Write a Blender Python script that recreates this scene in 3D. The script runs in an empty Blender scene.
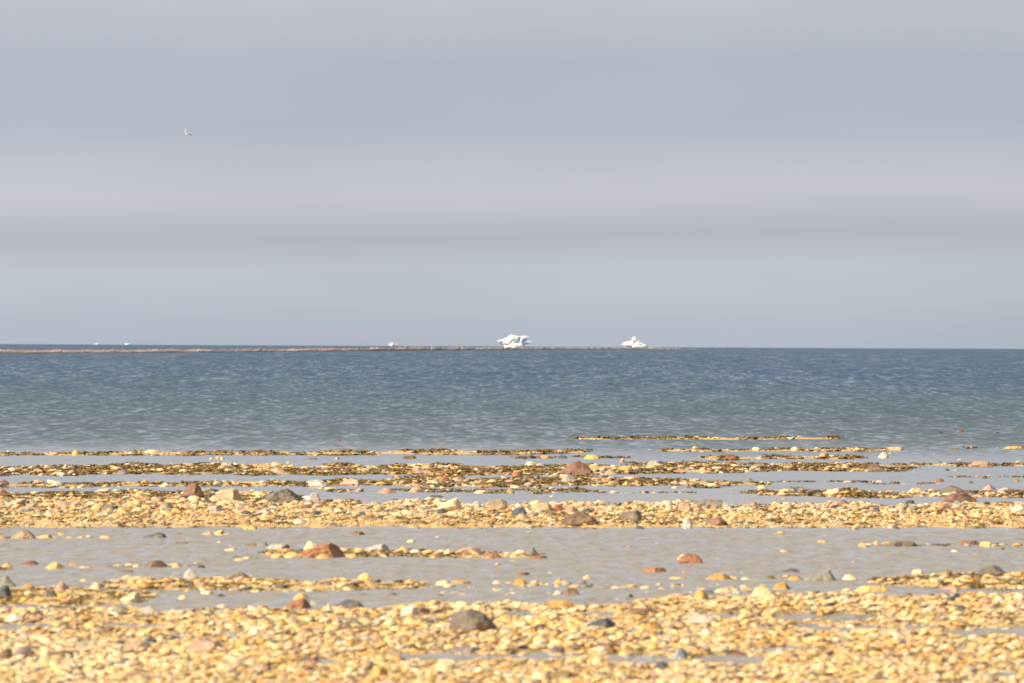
import bpy, bmesh, math, random
import numpy as np
from mathutils import Vector, Matrix, noise as mnoise

random.seed(7)
rng = np.random.default_rng(11)
scene = bpy.context.scene
C = scene.collection

# ------------------------------------------------------------------ camera
F = 5689.0            # focal length in pixels of a 1024 px wide picture (200 mm on full frame)
CAM_H = 2.0
PITCH = (346.4 - 341.5) / F
ROLL = math.radians(0.27)
cam_d = bpy.data.cameras.new('camera')
cam = bpy.data.objects.new('camera', cam_d)
C.objects.link(cam)
cam_d.sensor_width = 36.0
cam_d.lens = 36.0 * F / 1024.0
cam_d.clip_start = 0.5
cam_d.clip_end = 200000.0
cam.matrix_world = (Matrix.Translation((0, 0, CAM_H)) @ Matrix.Rotation(math.pi / 2 + PITCH, 4, 'X')
                    @ Matrix.Rotation(ROLL, 4, 'Z'))
cam_d.dof.use_dof = True
cam_d.dof.focus_distance = 140.0
cam_d.dof.aperture_fstop = 6.2
scene.camera = cam
scene.cycles.filter_width = 1.7
RM = np.array(cam.matrix_world.to_3x3())


def ray(px, py):
    d = np.stack([(np.asarray(px, float) - 512) / F, -(np.asarray(py, float) - 341.5) / F, -np.ones_like(np.asarray(px, float))], -1)
    return d @ RM.T


def on_plane(px, py, z=0.0):
    """where the line of sight through a photo point meets the level z"""
    d = ray(px, py)
    t = (z - CAM_H) / d[..., 2]
    return d[..., 0] * t, d[..., 1] * t


def at_depth(px, py, Y):
    d = ray(px, py)
    t = Y / d[1]
    return d[0] * t, Y, CAM_H + d[2] * t


def project(X, Y, Z):
    v = np.stack([X, Y, Z - CAM_H], -1) @ RM
    return 512 - F * v[..., 0] / v[..., 2], 341.5 + F * v[..., 1] / v[..., 2]


# ------------------------------------------------------------------ helpers
def link(name, me, mat=None, parent=None):
    o = bpy.data.objects.new(name, me)
    C.objects.link(o)
    if mat:
        me.materials.append(mat)
    if parent:
        o.parent = parent
    return o


def tag(o, label=None, cat=None, group=None, kind=None):
    if label: o['label'] = label
    if cat: o['category'] = cat
    if group: o['group'] = group
    if kind: o['kind'] = kind
    return o


def mesh_np(name, V, Fc, smooth=True):
    """V (n,3), Fc (m,k) all faces of the same size k"""
    me = bpy.data.meshes.new(name)
    n, (m, k) = len(V), Fc.shape
    me.vertices.add(n)
    me.vertices.foreach_set('co', V.astype(np.float32).ravel())
    me.loops.add(m * k)
    me.loops.foreach_set('vertex_index', Fc.astype(np.int32).ravel())
    me.polygons.add(m)
    me.polygons.foreach_set('loop_start', np.arange(0, m * k, k, dtype=np.int32))
    me.polygons.foreach_set('loop_total', np.full(m, k, dtype=np.int32))
    me.polygons.foreach_set('use_smooth', np.full(m, smooth, dtype=bool))
    me.update(calc_edges=True)
    me.validate()
    return me


def colour_attr(me, cols, name='tint'):
    a = me.attributes.new(name, 'FLOAT_COLOR', 'POINT')
    c4 = np.ones((len(cols), 4), np.float32)
    c4[:, :3] = cols
    a.data.foreach_set('color', c4.ravel())


def grid_faces(nr, nc):
    i = np.arange(nr - 1)[:, None] * nc + np.arange(nc - 1)[None, :]
    i = i.ravel()
    return np.stack([i, i + 1, i + 1 + nc, i + nc], -1)


def ico(sub):
    bm = bmesh.new()
    bmesh.ops.create_icosphere(bm, subdivisions=sub, radius=1.0)
    V = np.array([v.co[:] for v in bm.verts])
    Fc = np.array([[v.index for v in f.verts] for f in bm.faces])
    bm.free()
    return V, Fc


ICO = {s: ico(s) for s in (1, 2, 3, 4, 5)}


def vnoise(x, y, seed=0):
    """smooth 2-D value noise 0..1, vectorised"""
    xi = np.floor(x).astype(np.int64); yi = np.floor(y).astype(np.int64)
    fx = x - xi; fy = y - yi
    fx = fx * fx * (3 - 2 * fx); fy = fy * fy * (3 - 2 * fy)

    def h(a, b):
        n = (a * 374761393 + b * 668265263 + seed * 974634777) & 0x7fffffff
        n = ((n ^ (n >> 13)) * 1274126177) & 0x7fffffff
        n = n ^ (n >> 16)
        return (n & 0xffff) / 65535.0
    a = h(xi, yi) * (1 - fx) + h(xi + 1, yi) * fx
    b = h(xi, yi + 1) * (1 - fx) + h(xi + 1, yi + 1) * fx
    return a * (1 - fy) + b * fy


# ------------------------------------------------------------------ node helper
class NT:
    def __init__(self, name):
        self.m = bpy.data.materials.new(name)
        self.m.use_nodes = True
        self.t = self.m.node_tree
        self.t.nodes.clear()
        self.out = self.n('ShaderNodeOutputMaterial')

    def n(self, typ, **kw):
        x = self.t.nodes.new(typ)
        for k, v in kw.items():
            setattr(x, k, v)
        return x

    def l(self, a, b):
        self.t.links.new(a, b)

    def put(self, sock, v):
        if hasattr(v, 'is_output') or isinstance(v, bpy.types.NodeSocket):
            self.l(v, sock)
        else:
            sock.default_value = v

    def math(self, op, a, b=0.0, c=None, clamp=False):
        x = self.n('ShaderNodeMath', operation=op, use_clamp=clamp)
        self.put(x.inputs[0], a); self.put(x.inputs[1], b)
        if c is not None: self.put(x.inputs[2], c)
        return x.outputs[0]

    def mix(self, f, a, b, blend='MIX'):
        x = self.n('ShaderNodeMix', data_type='RGBA', blend_type=blend)
        self.put(x.inputs[0], f); self.put(x.inputs[6], a); self.put(x.inputs[7], b)
        return x.outputs[2]

    def ramp(self, f, stops, interp='LINEAR'):
        x = self.n('ShaderNodeValToRGB')
        cr = x.color_ramp
        cr.interpolation = interp
        while len(cr.elements) > 1:
            cr.elements.remove(cr.elements[-1])
        cr.elements[0].position = stops[0][0]; cr.elements[0].color = (*stops[0][1], 1)
        for p, c in stops[1:]:
            e = cr.elements.new(p); e.color = (*c, 1)
        self.put(x.inputs[0], f)
        return x.outputs[0]

    def noise(self, vec, scale, detail=2.0, rough=0.5):
        x = self.n('ShaderNodeTexNoise')
        self.put(x.inputs['Vector'], vec)
        x.inputs['Scale'].default_value = scale
        x.inputs['Detail'].default_value = detail
        x.inputs['Roughness'].default_value = rough
        return x

    def vmul(self, vec, s):
        x = self.n('ShaderNodeVectorMath', operation='MULTIPLY')
        self.put(x.inputs[0], vec); x.inputs[1].default_value = s
        return x.outputs[0]

    def maprange(self, v, a, b, c, d, smooth=False):
        x = self.n('ShaderNodeMapRange')
        if smooth: x.interpolation_type = 'SMOOTHSTEP'
        self.put(x.inputs[0], v)
        for i, q in enumerate((a, b, c, d)):
            self.put(x.inputs[i + 1], q)
        return x.outputs[0]

    def bsdf(self, **kw):
        b = self.n('ShaderNodeBsdfPrincipled')
        for k, v in kw.items():
            self.put(b.inputs[k], v)
        self.l(b.outputs[0], self.out.inputs[0])
        return b


# ------------------------------------------------------------------ light and sky
EXPO = 0.78
SUN_EL, SUN_AZ = math.radians(38), math.radians(-112)   # azimuth from +Y, clockwise: behind and to the left
sdir = Vector((math.sin(SUN_AZ) * math.cos(SUN_EL), math.cos(SUN_AZ) * math.cos(SUN_EL), math.sin(SUN_EL)))
sd = bpy.data.lights.new('sun', 'SUN')
sd.energy = 4.6
sd.angle = math.radians(0.53)
sd.color = (1.0, 0.88, 0.71)
sun = bpy.data.objects.new('sun', sd)
sun.rotation_euler = sdir.to_track_quat('Z', 'Y').to_euler()
sun.location = sdir * 50
C.objects.link(sun)


def lin(*c):
    return tuple((v / 255 / 12.92 if v / 255 <= 0.04045 else ((v / 255 + 0.055) / 1.055) ** 2.4) for v in c)


w = bpy.data.worlds.new('World')
scene.world = w
w.use_nodes = True
wt = NT.__new__(NT)
wt.t = w.node_tree
wt.t.nodes.clear()
wo = wt.n('ShaderNodeOutputWorld')
sky = wt.n('ShaderNodeTexSky', sky_type='NISHITA', sun_disc=False)
sky.sun_elevation = SUN_EL
sky.sun_rotation = SUN_AZ
bg_sky = wt.n('ShaderNodeBackground')
wt.l(sky.outputs[0], bg_sky.inputs[0]); bg_sky.inputs[1].default_value = 0.10
tc = wt.n('ShaderNodeTexCoord')
gen = tc.outputs['Generated']
sep = wt.n('ShaderNodeSeparateXYZ'); wt.l(gen, sep.inputs[0])
# layered stratus: the brightness follows the height above the horizon, warped by long streaks
warp = wt.noise(wt.vmul(gen, (4, 4, 22)), 1.0, 2, 0.45)
streak = wt.noise(wt.vmul(gen, (11, 11, 120)), 1.0, 5, 0.6)
blot = wt.noise(wt.vmul(gen, (14, 14, 34)), 1.0, 3, 0.5)
e = wt.math('ADD', sep.outputs[2], wt.math('MULTIPLY', wt.math('SUBTRACT', warp.outputs[0], 0.5), 0.013))
e = wt.math('ADD', e, wt.math('MULTIPLY', wt.math('SUBTRACT', streak.outputs[0], 0.5), 0.0026))
e = wt.math('MULTIPLY', e, 14.0)
K = 1.0 / 2 ** EXPO
stops = [(0.0, (178, 186, 198)), (0.06, (182, 189, 200)), (.115, (188, 195, 204)), (.19, (190, 196, 204)), (.225, (184, 189, 199)),
         (.255, (177, 182, 194)), (.285, (181, 186, 196)), (.32, (190, 193, 201)), (.36, (195, 197, 204)), (.43, (188, 192, 202)),
         (.54, (176, 182, 195)), (.70, (177, 182, 194)), (.86, (187, 190, 199)), (1.0, (194, 196, 203))]
rc = wt.ramp(e, [(p, tuple(v * K for v in lin(c[0], c[1], c[2] + 2))) for p, c in stops])
hi = wt.maprange(sep.outputs[2], 0.07, 0.45, 0.0, 1.0)
rc = wt.mix(hi, rc, (0.215, 0.255, 0.32, 1))
br = wt.math('ADD', 0.91, wt.math('MULTIPLY', blot.outputs[0], 0.18))
br = wt.math('SUBTRACT', br, wt.math('MULTIPLY', sep.outputs[0], 0.25))
bg_cl = wt.n('ShaderNodeBackground')
wt.l(rc, bg_cl.inputs[0]); wt.l(br, bg_cl.inputs[1])
mx = wt.n('ShaderNodeMixShader')
mx.inputs[0].default_value = 0.93
wt.l(bg_sky.outputs[0], mx.inputs[1]); wt.l(bg_cl.outputs[0], mx.inputs[2])
wt.l(mx.outputs[0], wo.inputs[0])

scene.view_settings.view_transform = 'Standard'
scene.view_settings.look = 'None'
scene.view_settings.gamma = 1
scene.view_settings.exposure = EXPO
scene.view_settings.use_curve_mapping = False

# ------------------------------------------------------------------ where the stones lie (bars of shingle between shallow pools)
# each band: rows (x, far edge, near edge) read on the water level; density 0..1; weed 0..1
BANDS = [
    dict(k=[(560, 438.5, 439.6), (690, 437.6, 439.4), (860, 437.5, 439.6)], den=.8, weed=.4, sz=.68),
    dict(k=[(-200, 453, 455.6), (256, 452.6, 455), (520, 451, 454), (600, 451, 452.6)], den=1.0, weed=.6, sz=.62),
    dict(k=[(640, 450.2, 451.4), (780, 449, 451.6), (910, 449, 451)], den=.85, weed=.3, sz=.68),
    dict(k=[(935, 448.3, 449.4), (1200, 447.6, 449)], den=.6, weed=.3, sz=.68),
    dict(k=[(512, 457.6, 459.4), (640, 457.8, 458.6)], den=.6, weed=.8, sz=.68),
    dict(k=[(690, 457, 459.6), (780, 456, 459.0), (880, 457, 459)], den=.9, weed=.5, sz=.68),
    dict(k=[(-200, 466.5, 475), (256, 466, 474.5), (512, 466.5, 473.8), (600, 467, 473), (700, 466, 472.5), (800, 465.5, 471), (925, 467, 470.5)], den=1.0, weed=1.0, sz=1.25),
    dict(k=[(620, 463, 465), (720, 463, 465), (900, 464, 466), (1200, 464.4, 466.4)], den=.8, weed=.5, sz=.68),
    dict(k=[(-200, 484, 488), (30, 484, 486.5), (256, 483, 486), (360, 480.5, 485.5), (512, 478, 486), (610, 478.5, 485), (700, 482, 485), (790, 483, 484.6)], den=.95, weed=.75, sz=1.3),
    dict(k=[(320, 491.5, 493.2), (440, 490, 493), (520, 490, 494.6), (575, 490, 494), (600, 493, 494.2), (700, 494, 495.2)], den=.55, weed=.6, sz=1.1),
    dict(k=[(740, 490.5, 494), (840, 491, 497), (1024, 491.5, 496.5), (1200, 492, 496)], den=1.0, weed=.8, sz=1.25),
    dict(k=[(770, 482.2, 483.2), (905, 482.4, 483.4)], den=.55, weed=.5, sz=.9),
    dict(k=[(868, 484, 485.2), (950, 483.6, 485)], den=.6, weed=.7, sz=.9),
    dict(k=[(680, 488.2, 489.2), (805, 487.8, 489)], den=.55, weed=.7, sz=.9),
    dict(k=[(930, 477.4, 478.2), (1100, 477, 478)], den=.4, weed=.3, sz=.9),
    dict(k=[(-200, 492, 497), (256, 493, 500), (320, 497, 501)], den=.95, weed=.9, sz=1.3),
    dict(k=[(-200, 499, 527.4), (256, 500, 527.6), (330, 502, 527.2), (512, 504.5, 526.8), (768, 504, 527.4), (1200, 503, 527.4)], den=1.6, weed=.10, sz=1.0),
    dict(k=[(-200, 537.6, 539.6), (120, 538, 539.2)], den=.4, weed=.1, sz=1.1),
    dict(k=[(815, 546, 547), (860, 545, 547.4), (1200, 545, 547.4)], den=.5, weed=.25, sz=1.0),
    dict(k=[(200, 534, 536), (232, 534, 536)], den=.5, weed=.2, sz=1.0),
    dict(k=[(250, 553, 555), (290, 551.5, 556.4), (400, 552, 556.6), (512, 553, 556.6), (552, 555, 557)], den=.9, weed=.42, sz=1.2),
    dict(k=[(-200, 563, 570), (22, 566, 570)], den=.8, weed=.1, sz=1.2),
    dict(k=[(60, 567, 569.4), (230, 566, 568.6)], den=.3, weed=.1, sz=1.1),
    dict(k=[(84, 583.5, 587), (150, 579.5, 590), (256, 581, 590.5), (350, 582, 590), (440, 584, 588)], den=.95, weed=.22, sz=1.2),
    dict(k=[(405, 588, 596), (520, 587, 597), (600, 587, 599)], den=.40, weed=.02, sz=1.2),
    dict(k=[(430, 584, 586), (500, 583, 587), (640, 587, 591), (690, 588, 590)], den=.6, weed=.05, sz=1.2),
    dict(k=[(-200, 586, 604), (70, 588, 605), (110, 592, 604), (165, 596, 601)], den=.95, weed=.25, sz=1.2),
    dict(k=[(700, 578, 582), (780, 577, 581), (800, 578, 580)], den=.5, weed=.1, sz=1.2),
    dict(k=[(855, 578, 582), (900, 575, 586), (980, 574, 588), (1200, 573, 588)], den=.95, weed=.38, sz=1.2),
    dict(k=[(640, 593, 599), (720, 586, 602), (800, 586, 604)], den=.5, weed=.04, sz=1.2),
    dict(k=[(-200, 607, 900), (100, 608, 900), (160, 612, 900), (256, 610, 900), (400, 608, 900), (512, 602, 900), (640, 601, 900), (700, 599, 900),
            (768, 594, 900), (860, 593, 900), (950, 595, 900), (1200, 595, 900)], den=1.5, weed=.05, sz=1.2),
]
# the bars go on along the shore on both sides
for b in BANDS:
    k = b['k']
    if k[0][0] <= -200: k.insert(0, (-2600, k[0][1], k[0][2]))
    if k[-1][0] >= 1100: k.append((3600, k[-1][1], k[-1][2]))
# pools inside the near shingle: (x0, x1, y, half height)
POOLS = [(-60, 62, 625.5, 2.2), (95, 175, 624, .8), (380, 520, 656.5, 2.8), (505, 605, 656, 3.2), (600, 690, 658.5, 4.0), (690, 775, 659.5, 3.6), (770, 905, 618, 2.4),
         (790, 860, 627, 1.6), (850, 960, 626.5, 1.8), (940, 1100, 631, 4.4), (505, 540, 613, 2.0), (580, 622, 612, 1.6), (700, 745, 614, 2.0), (510, 640, 601.5, 2.2), (740, 805, 649, 1.2),
         (0, 90, 606.5, 1.8), (970, 1024, 673, 1.6), (300, 345, 660, 1.2)]
PADS = []


def in_band(b, px, py, soft=0.8):
    k = b['k']
    xs = [p[0] for p in k]
    y0 = np.interp(px, xs, [p[1] for p in k]); y1 = np.interp(px, xs, [p[2] for p in k])
    th = np.clip((y1 - y0), 0.1, 6)
    j0 = (vnoise(px / 34.0, py * 0 + 3, 5) - .5) * th * .9
    j1 = (vnoise(px / 23.0, py * 0 + 7, 9) - .5) * th * .35
    endx = np.clip(np.minimum(px - xs[0], xs[-1] - px) / 25.0, 0, 1)
    s = soft * (0.25 + py * 0 + np.clip((py - 440) / 160, 0, 1))
    a = np.clip((py - (y0 + j0)) / s + .5, 0, 1) * np.clip(((y1 + j1) - py) / s + .5, 0, 1)
    return a * endx


def pool(px, py):
    m = np.zeros_like(px)
    for (x0, x1, yc, hh) in POOLS:
        u = (px - (x0 + x1) / 2) / ((x1 - x0) / 2)
        yy = yc + (vnoise(px / 40.0, px * 0 + yc, 21) - .5) * 3.0
        hw = (hh + 1.0) * np.sqrt(np.clip(1 - u * u, 0, 1)) * (.55 + .8 * vnoise(px / 18.0, px * 0 + yc, 31))
        dd = py - yy
        m = np.maximum(m, np.clip((hw + np.where(dd > 0, 2.2 * (1 - u * u), 0) - np.abs(dd)) / 0.6, 0, 1) * (np.abs(u) < 1))
    return m


def cover(px, py):
    px = np.asarray(px, float); py = np.asarray(py, float)
    m = np.zeros_like(px)
    for b in BANDS:
        m = np.maximum(m, in_band(b, px, py))
    return m * (1 - pool(px, py))


def cover_dry(px, py):
    m = np.zeros_like(px)
    for b in BANDS:
        m = np.maximum(m, in_band(b, px, py) * np.clip((b['den'] - .45) / .45, 0, 1))
    return m * (1 - pool(px, py))


def ground_z(X, Y):
    """height of the sand: bars just above the water, pools just below, a gentle rise behind the camera"""
    X = np.asarray(X, float); Y = np.asarray(Y, float)
    Yc = np.maximum(Y, 8.0)
    px, py = project(X, Yc, np.zeros_like(X))
    c = cover_dry(px, np.clip(py, 0, 890))
    z = -0.035 + c * 0.050 + (vnoise(X * 1.3, Y * .6, 3) - .5) * 0.016 * c
    z = z - np.clip((Y - 128) / 200, 0, 1) * 4.0
    z = z + np.clip((22 - Y) / 60, 0, 1) * 0.7
    return z


def place(px, py):
    """the point of the ground seen at a photo point"""
    z = np.zeros_like(np.asarray(px, float))
    for _ in range(4):
        X, Y = on_plane(px, py, z)
        z = np.maximum(ground_z(X, Y), -0.012)
    return X, Y, z


# ------------------------------------------------------------------ materials
def make_stone_mat(name, src):
    t = NT(name)
    if src == 'object':
        oi = t.n('ShaderNodeObjectInfo'); base = oi.outputs['Color']; rnd = oi.outputs['Random']
        tco = t.n('ShaderNodeTexCoord'); vec = tco.outputs['Object']
    else:
        at = t.n('ShaderNodeAttribute', attribute_name='tint'); base = at.outputs['Color']
        g = t.n('ShaderNodeNewGeometry'); vec = g.outputs['Position']
    big = t.noise(vec, 7.0, 4, .6)
    fine = t.noise(vec, 55.0, 3, .6)
    mott = t.maprange(big.outputs[0], .3, .7, .62, 1.28)
    spk = t.maprange(fine.outputs[0], .3, .7, .8, 1.18)
    k = t.math('MULTIPLY', mott, spk)
    cmb = t.n('ShaderNodeCombineColor')
    for i in range(3): t.l(k, cmb.inputs[i])
    col = t.mix(1.0, base, cmb.outputs[0], 'MULTIPLY')
    # ochre lichen and dried weed film in patches
    film = t.maprange(t.noise(vec, 4.0, 3, .6).outputs[0], .52, .68, 0, .25)
    col = t.mix(film, col, (.50, .33, .12, 1))
    bmp = t.n('ShaderNodeBump'); bmp.inputs['Strength'].default_value = .9; bmp.inputs['Distance'].default_value = .03
    t.l(t.math('ADD', big.outputs[0], t.math('MULTIPLY', fine.outputs[0], .35)), bmp.inputs['Height'])
    b = t.bsdf(**{'Base Color': col, 'Roughness': .62})
    t.l(bmp.outputs[0], b.inputs['Normal'])
    return t.m


M_STONE = make_stone_mat('stone', 'object')
M_PEBBLE = make_stone_mat('pebble', 'attr')

t = NT('shingle_sand')
g = t.n('ShaderNodeNewGeometry')
n1 = t.noise(g.outputs['Position'], 3.0, 4, .6)
n2 = t.noise(g.outputs['Position'], 40.0, 3, .6)
col = t.ramp(n2.outputs[0], [(.3, (.36, .21, .06)), (.5, (.60, .38, .13)), (.7, (.72, .52, .24))])
col = t.mix(t.maprange(n1.outputs[0], .35, .65, 0, .4), col, (.56, .37, .16, 1))
bmp = t.n('ShaderNodeBump'); bmp.inputs['Strength'].default_value = .8; bmp.inputs['Distance'].default_value = .03
t.l(n2.outputs[0], bmp.inputs['Height'])
b = t.bsdf(**{'Base Color': col, 'Roughness': .8})
t.l(bmp.outputs[0], b.inputs['Normal'])
M_SAND = t.m

t = NT('weed')
g = t.n('ShaderNodeNewGeometry')
at = t.n('ShaderNodeAttribute', attribute_name='tint')
n1 = t.noise(g.outputs['Position'], 9.0, 3, .6)
col = t.mix(t.maprange(n1.outputs[0], .35, .65, 0, .5), at.outputs['Color'], (.30, .20, .045, 1))
b = t.bsdf(**{'Base Color': col, 'Roughness': .45})
M_WEED = t.m

# water: shallow over sand near the bars, deeper and bluer outwards; wave facets given as slopes
t = NT('sea_water')
g = t.n('ShaderNodeNewGeometry')
P = g.outputs['Position']
sp = t.n('ShaderNodeSeparateXYZ'); t.l(P, sp.inputs[0])
Yv = sp.outputs[1]
wob = t.noise(t.vmul(P, (.25, .05, 0)), 1.0, 3, .55)
Yw = t.math('ADD', Yv, t.math('MULTIPLY', t.math('SUBTRACT', wob.outputs[0], .5), t.math('MULTIPLY', Yv, .5)))


def waves(sx, sy, scale, detail=2):
    n = t.noise(t.vmul(P, (sx, sy, 0)), scale, detail, .55)
    s = t.n('ShaderNodeSeparateColor'); t.l(n.outputs['Color'], s.inputs[0])
    return [t.math('SUBTRACT', s.outputs[i], .5) for i in range(3)]


wa = waves(4.2, .75, 1.0, 2)
wb = waves(1.7, .17, 1.0, 2)
we = waves(.7, .022, 1.0, 2)
wc = waves(7.0, 1.1, 1.0, 2)
wd = waves(.10, .006, 1.0, 3)
wf = waves(11.0, 2.2, 1.0, 3)
amp = t.maprange(Yv, 100, 128, 0.0, 1.0, True)
f1 = t.maprange(Yv, 160, 420, 0.0, 1.0, True)
f2 = t.maprange(Yv, 450, 1200, 0.0, 1.0, True)
flat = t.maprange(Yv, 61.5, 63.0, 1.0, 0.0, True)
ka = t.math('SUBTRACT', 1.0, t.math('MULTIPLY', f1, .45))
kb = t.math('SUBTRACT', t.math('ADD', .25, t.math('MULTIPLY', f1, .6)), t.math('MULTIPLY', f2, .3))
ke = t.math('ADD', .15, t.math('MULTIPLY', f2, .6))
sy_sea = t.math('ADD', t.math('MULTIPLY', wa[1], ka), t.math('ADD', t.math('MULTIPLY', wb[1], kb), t.math('ADD', t.math('MULTIPLY', we[1], ke), t.math('ADD', t.math('MULTIPLY', wc[1], .3), t.math('MULTIPLY', wd[1], .12)))))
sx_sea = t.math('ADD', t.math('MULTIPLY', wa[0], .35), t.math('ADD', t.math('MULTIPLY', wb[0], .20), t.math('MULTIPLY', wc[0], .25)))
sy_sea = t.math('SUBTRACT', sy_sea, t.maprange(Yv, 104, 300, .215, .235))
sy_near = t.math('SUBTRACT', t.math('MULTIPLY', t.math('ADD', wc[1], wf[1]), t.math('ADD', .07, t.math('MULTIPLY', flat, .36))), t.math('ADD', .05, t.math('MULTIPLY', flat, .07)))
sx_near = t.math('MULTIPLY', wc[0], .12)
mixf = lambda f, a, bb: t.math('ADD', t.math('MULTIPLY', a, t.math('SUBTRACT', 1.0, f)), t.math('MULTIPLY', bb, f))
cn = t.n('ShaderNodeCombineXYZ')
t.l(mixf(amp, sx_near, sx_sea), cn.inputs[0])
t.l(mixf(amp, sy_near, sy_sea), cn.inputs[1])
cn.inputs[2].default_value = 1.0
geoN = t.n('ShaderNodeVectorMath', operation='ADD')
sc0 = t.n('ShaderNodeVectorMath', operation='SUBTRACT'); t.l(g.outputs['Normal'], sc0.inputs[0]); sc0.inputs[1].default_value = (0, 0, 1)
t.l(cn.outputs[0], geoN.inputs[0]); t.l(sc0.outputs[0], geoN.inputs[1])
nrm = t.n('ShaderNodeVectorMath', operation='NORMALIZE'); t.l(geoN.outputs[0], nrm.inputs[0])
sandn = t.noise(t.vmul(P, (7.0, 1.5, 0)), 1.0, 5, .75)
col = t.ramp(t.maprange(Yw, 30, 420, 0, 1), [(0, (.32, .265, .18)), (.10, (.31, .26, .185)), (.13, (.22, .20, .165)), (.18, (.165, .165, .15)),
                                             (.23, (.082, .102, .102)), (.36, (.050, .078, .088)), (.7, (.036, .068, .097)), (1.0, (.028, .060, .100))])
col = t.mix(t.math('MULTIPLY', t.maprange(sandn.outputs[0], .42, .62, 0, .55), t.maprange(Yv, 62, 100, 1, .3)), col, (.13, .115, .085, 1))
b = t.bsdf(**{'Base Color': col, 'Roughness': t.maprange(Yv, 100, 180, .06, .14), 'IOR': 1.333})
t.l(nrm.outputs[0], b.inputs['Normal'])
M_WATER = t.m

t = NT('glacier_ice')
tco = t.n('ShaderNodeTexCoord')
n1 = t.noise(tco.outputs['Object'], .35, 4, .6)
col = t.mix(t.maprange(n1.outputs[0], .4, .65, 0, .6), (.95, .97, .97, 1), (.86, .94, .94, 1))
bmp = t.n('ShaderNodeBump'); bmp.inputs['Strength'].default_value = .4; bmp.inputs['Distance'].default_value = .6
t.l(n1.outputs[0], bmp.inputs['Height'])
b = t.bsdf(**{'Base Color': col, 'Roughness': .5, 'Subsurface Weight': .85, 'Subsurface Scale': 7.0})
b.inputs['Subsurface Radius'].default_value = (.8, 1.0, 1.1)
t.l(bmp.outputs[0], b.inputs['Normal'])
M_ICE = t.m
t = NT('blue_ice')
tco = t.n('ShaderNodeTexCoord')
n1 = t.noise(tco.outputs['Object'], .5, 3, .6)
b = t.bsdf(**{'Base Color': t.mix(n1.outputs[0], (.58, .80, .82, 1), (.74, .88, .88, 1)), 'Roughness': .3})
M_BLUEICE = t.m

t = NT('spit_shingle')
g = t.n('ShaderNodeNewGeometry')
n1 = t.noise(t.vmul(g.outputs['Position'], (1, .004, 1)), .35, 6, .8)
n2 = t.noise(t.vmul(g.outputs['Position'], (1, .004, 3)), .5, 4, .8)
col = t.ramp(n1.outputs[0], [(.42, (.13, .105, .10)), (.47, (.26, .19, .155)), (.53, (.42, .265, .175)), (.60, (.55, .40, .29))])
col = t.mix(t.maprange(n2.outputs[0], .46, .56, 0, .85), col, (.15, .12, .11, 1))
b = t.bsdf(**{'Base Color': col, 'Roughness': .9})
M_SPIT = t.m

# ------------------------------------------------------------------ ground: one sheet, beach to far sea bed
py_rows = np.concatenate([np.linspace(900, 700, 50), np.arange(699.3, 590, -.55), np.arange(590, 430, -.4)])
Ybeach = on_plane(np.full_like(py_rows, 512.0), py_rows)[1]
Yg = np.concatenate([[-400, -150, -60, -30, -10, 0, 6, 12, 16], Ybeach, [150, 200, 330, 1000, 5000, 20000, 70000]])
Yg = np.unique(Yg)
ug = np.concatenate([[-6, -2.5, -1.2, -.8], np.arange(-.6, -.14, .006), np.arange(-.14, .1401, .0006), np.arange(.146, .606, .006), [.8, 1.2, 2.5, 6]])
Xg = np.maximum(np.abs(Yg), 25)[:, None] * ug[None, :]
Yg2 = np.repeat(Yg[:, None], len(ug), 1)
Zg = ground_z(Xg, Yg2)
me = mesh_np('ground', np.stack([Xg, Yg2, Zg], -1).reshape(-1, 3), grid_faces(len(Yg), len(ug)))
tag(link('ground', me, M_SAND), kind='structure')

# ------------------------------------------------------------------ sea: one sheet from the near pools to the horizon
pr = np.concatenate([np.arange(1500, 700, -20.), np.arange(700, 456, -1.2), np.arange(456, 352, -.32), np.arange(352, 347.3, -.12)])
Ys = on_plane(np.full_like(pr, 512.0), pr)[1]
Ys = np.concatenate([[9.0], Ys, [15000, 25000, 50000, 90000]])
Ys = np.unique(Ys)
us = np.concatenate([[-6, -2.5, -1, -.5, -.3, -.2, -.16], np.arange(-.13, .1301, .00028), [.16, .2, .3, .5, 1, 2.5, 6]])
Xs = np.maximum(np.abs(Ys), 9)[:, None] * us[None, :]
Ys2 = np.repeat(Ys[:, None], len(us), 1)


def sea_h(X, Y):
    a = np.clip((Y - 106) / 70, 0, 1)
    grow = np.clip(Y / 400, .35, 1.0) + np.clip((Y - 1500) / 4000, 0, 2.6)
    h = (vnoise(X / .9, Y / 1.7, 41) - .5) * .055 + (vnoise(X / 2.6, Y / 3.1, 42) - .5) * .10 + (vnoise(X / 8., Y / 7., 43) - .5) * .14
    return h * a * grow


Zs = sea_h(Xs, Ys2)
me = mesh_np('sea', np.stack([Xs, Ys2, Zs], -1).reshape(-1, 3), grid_faces(len(Ys), len(us)))
tag(link('sea', me, M_WATER), kind='structure')

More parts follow.
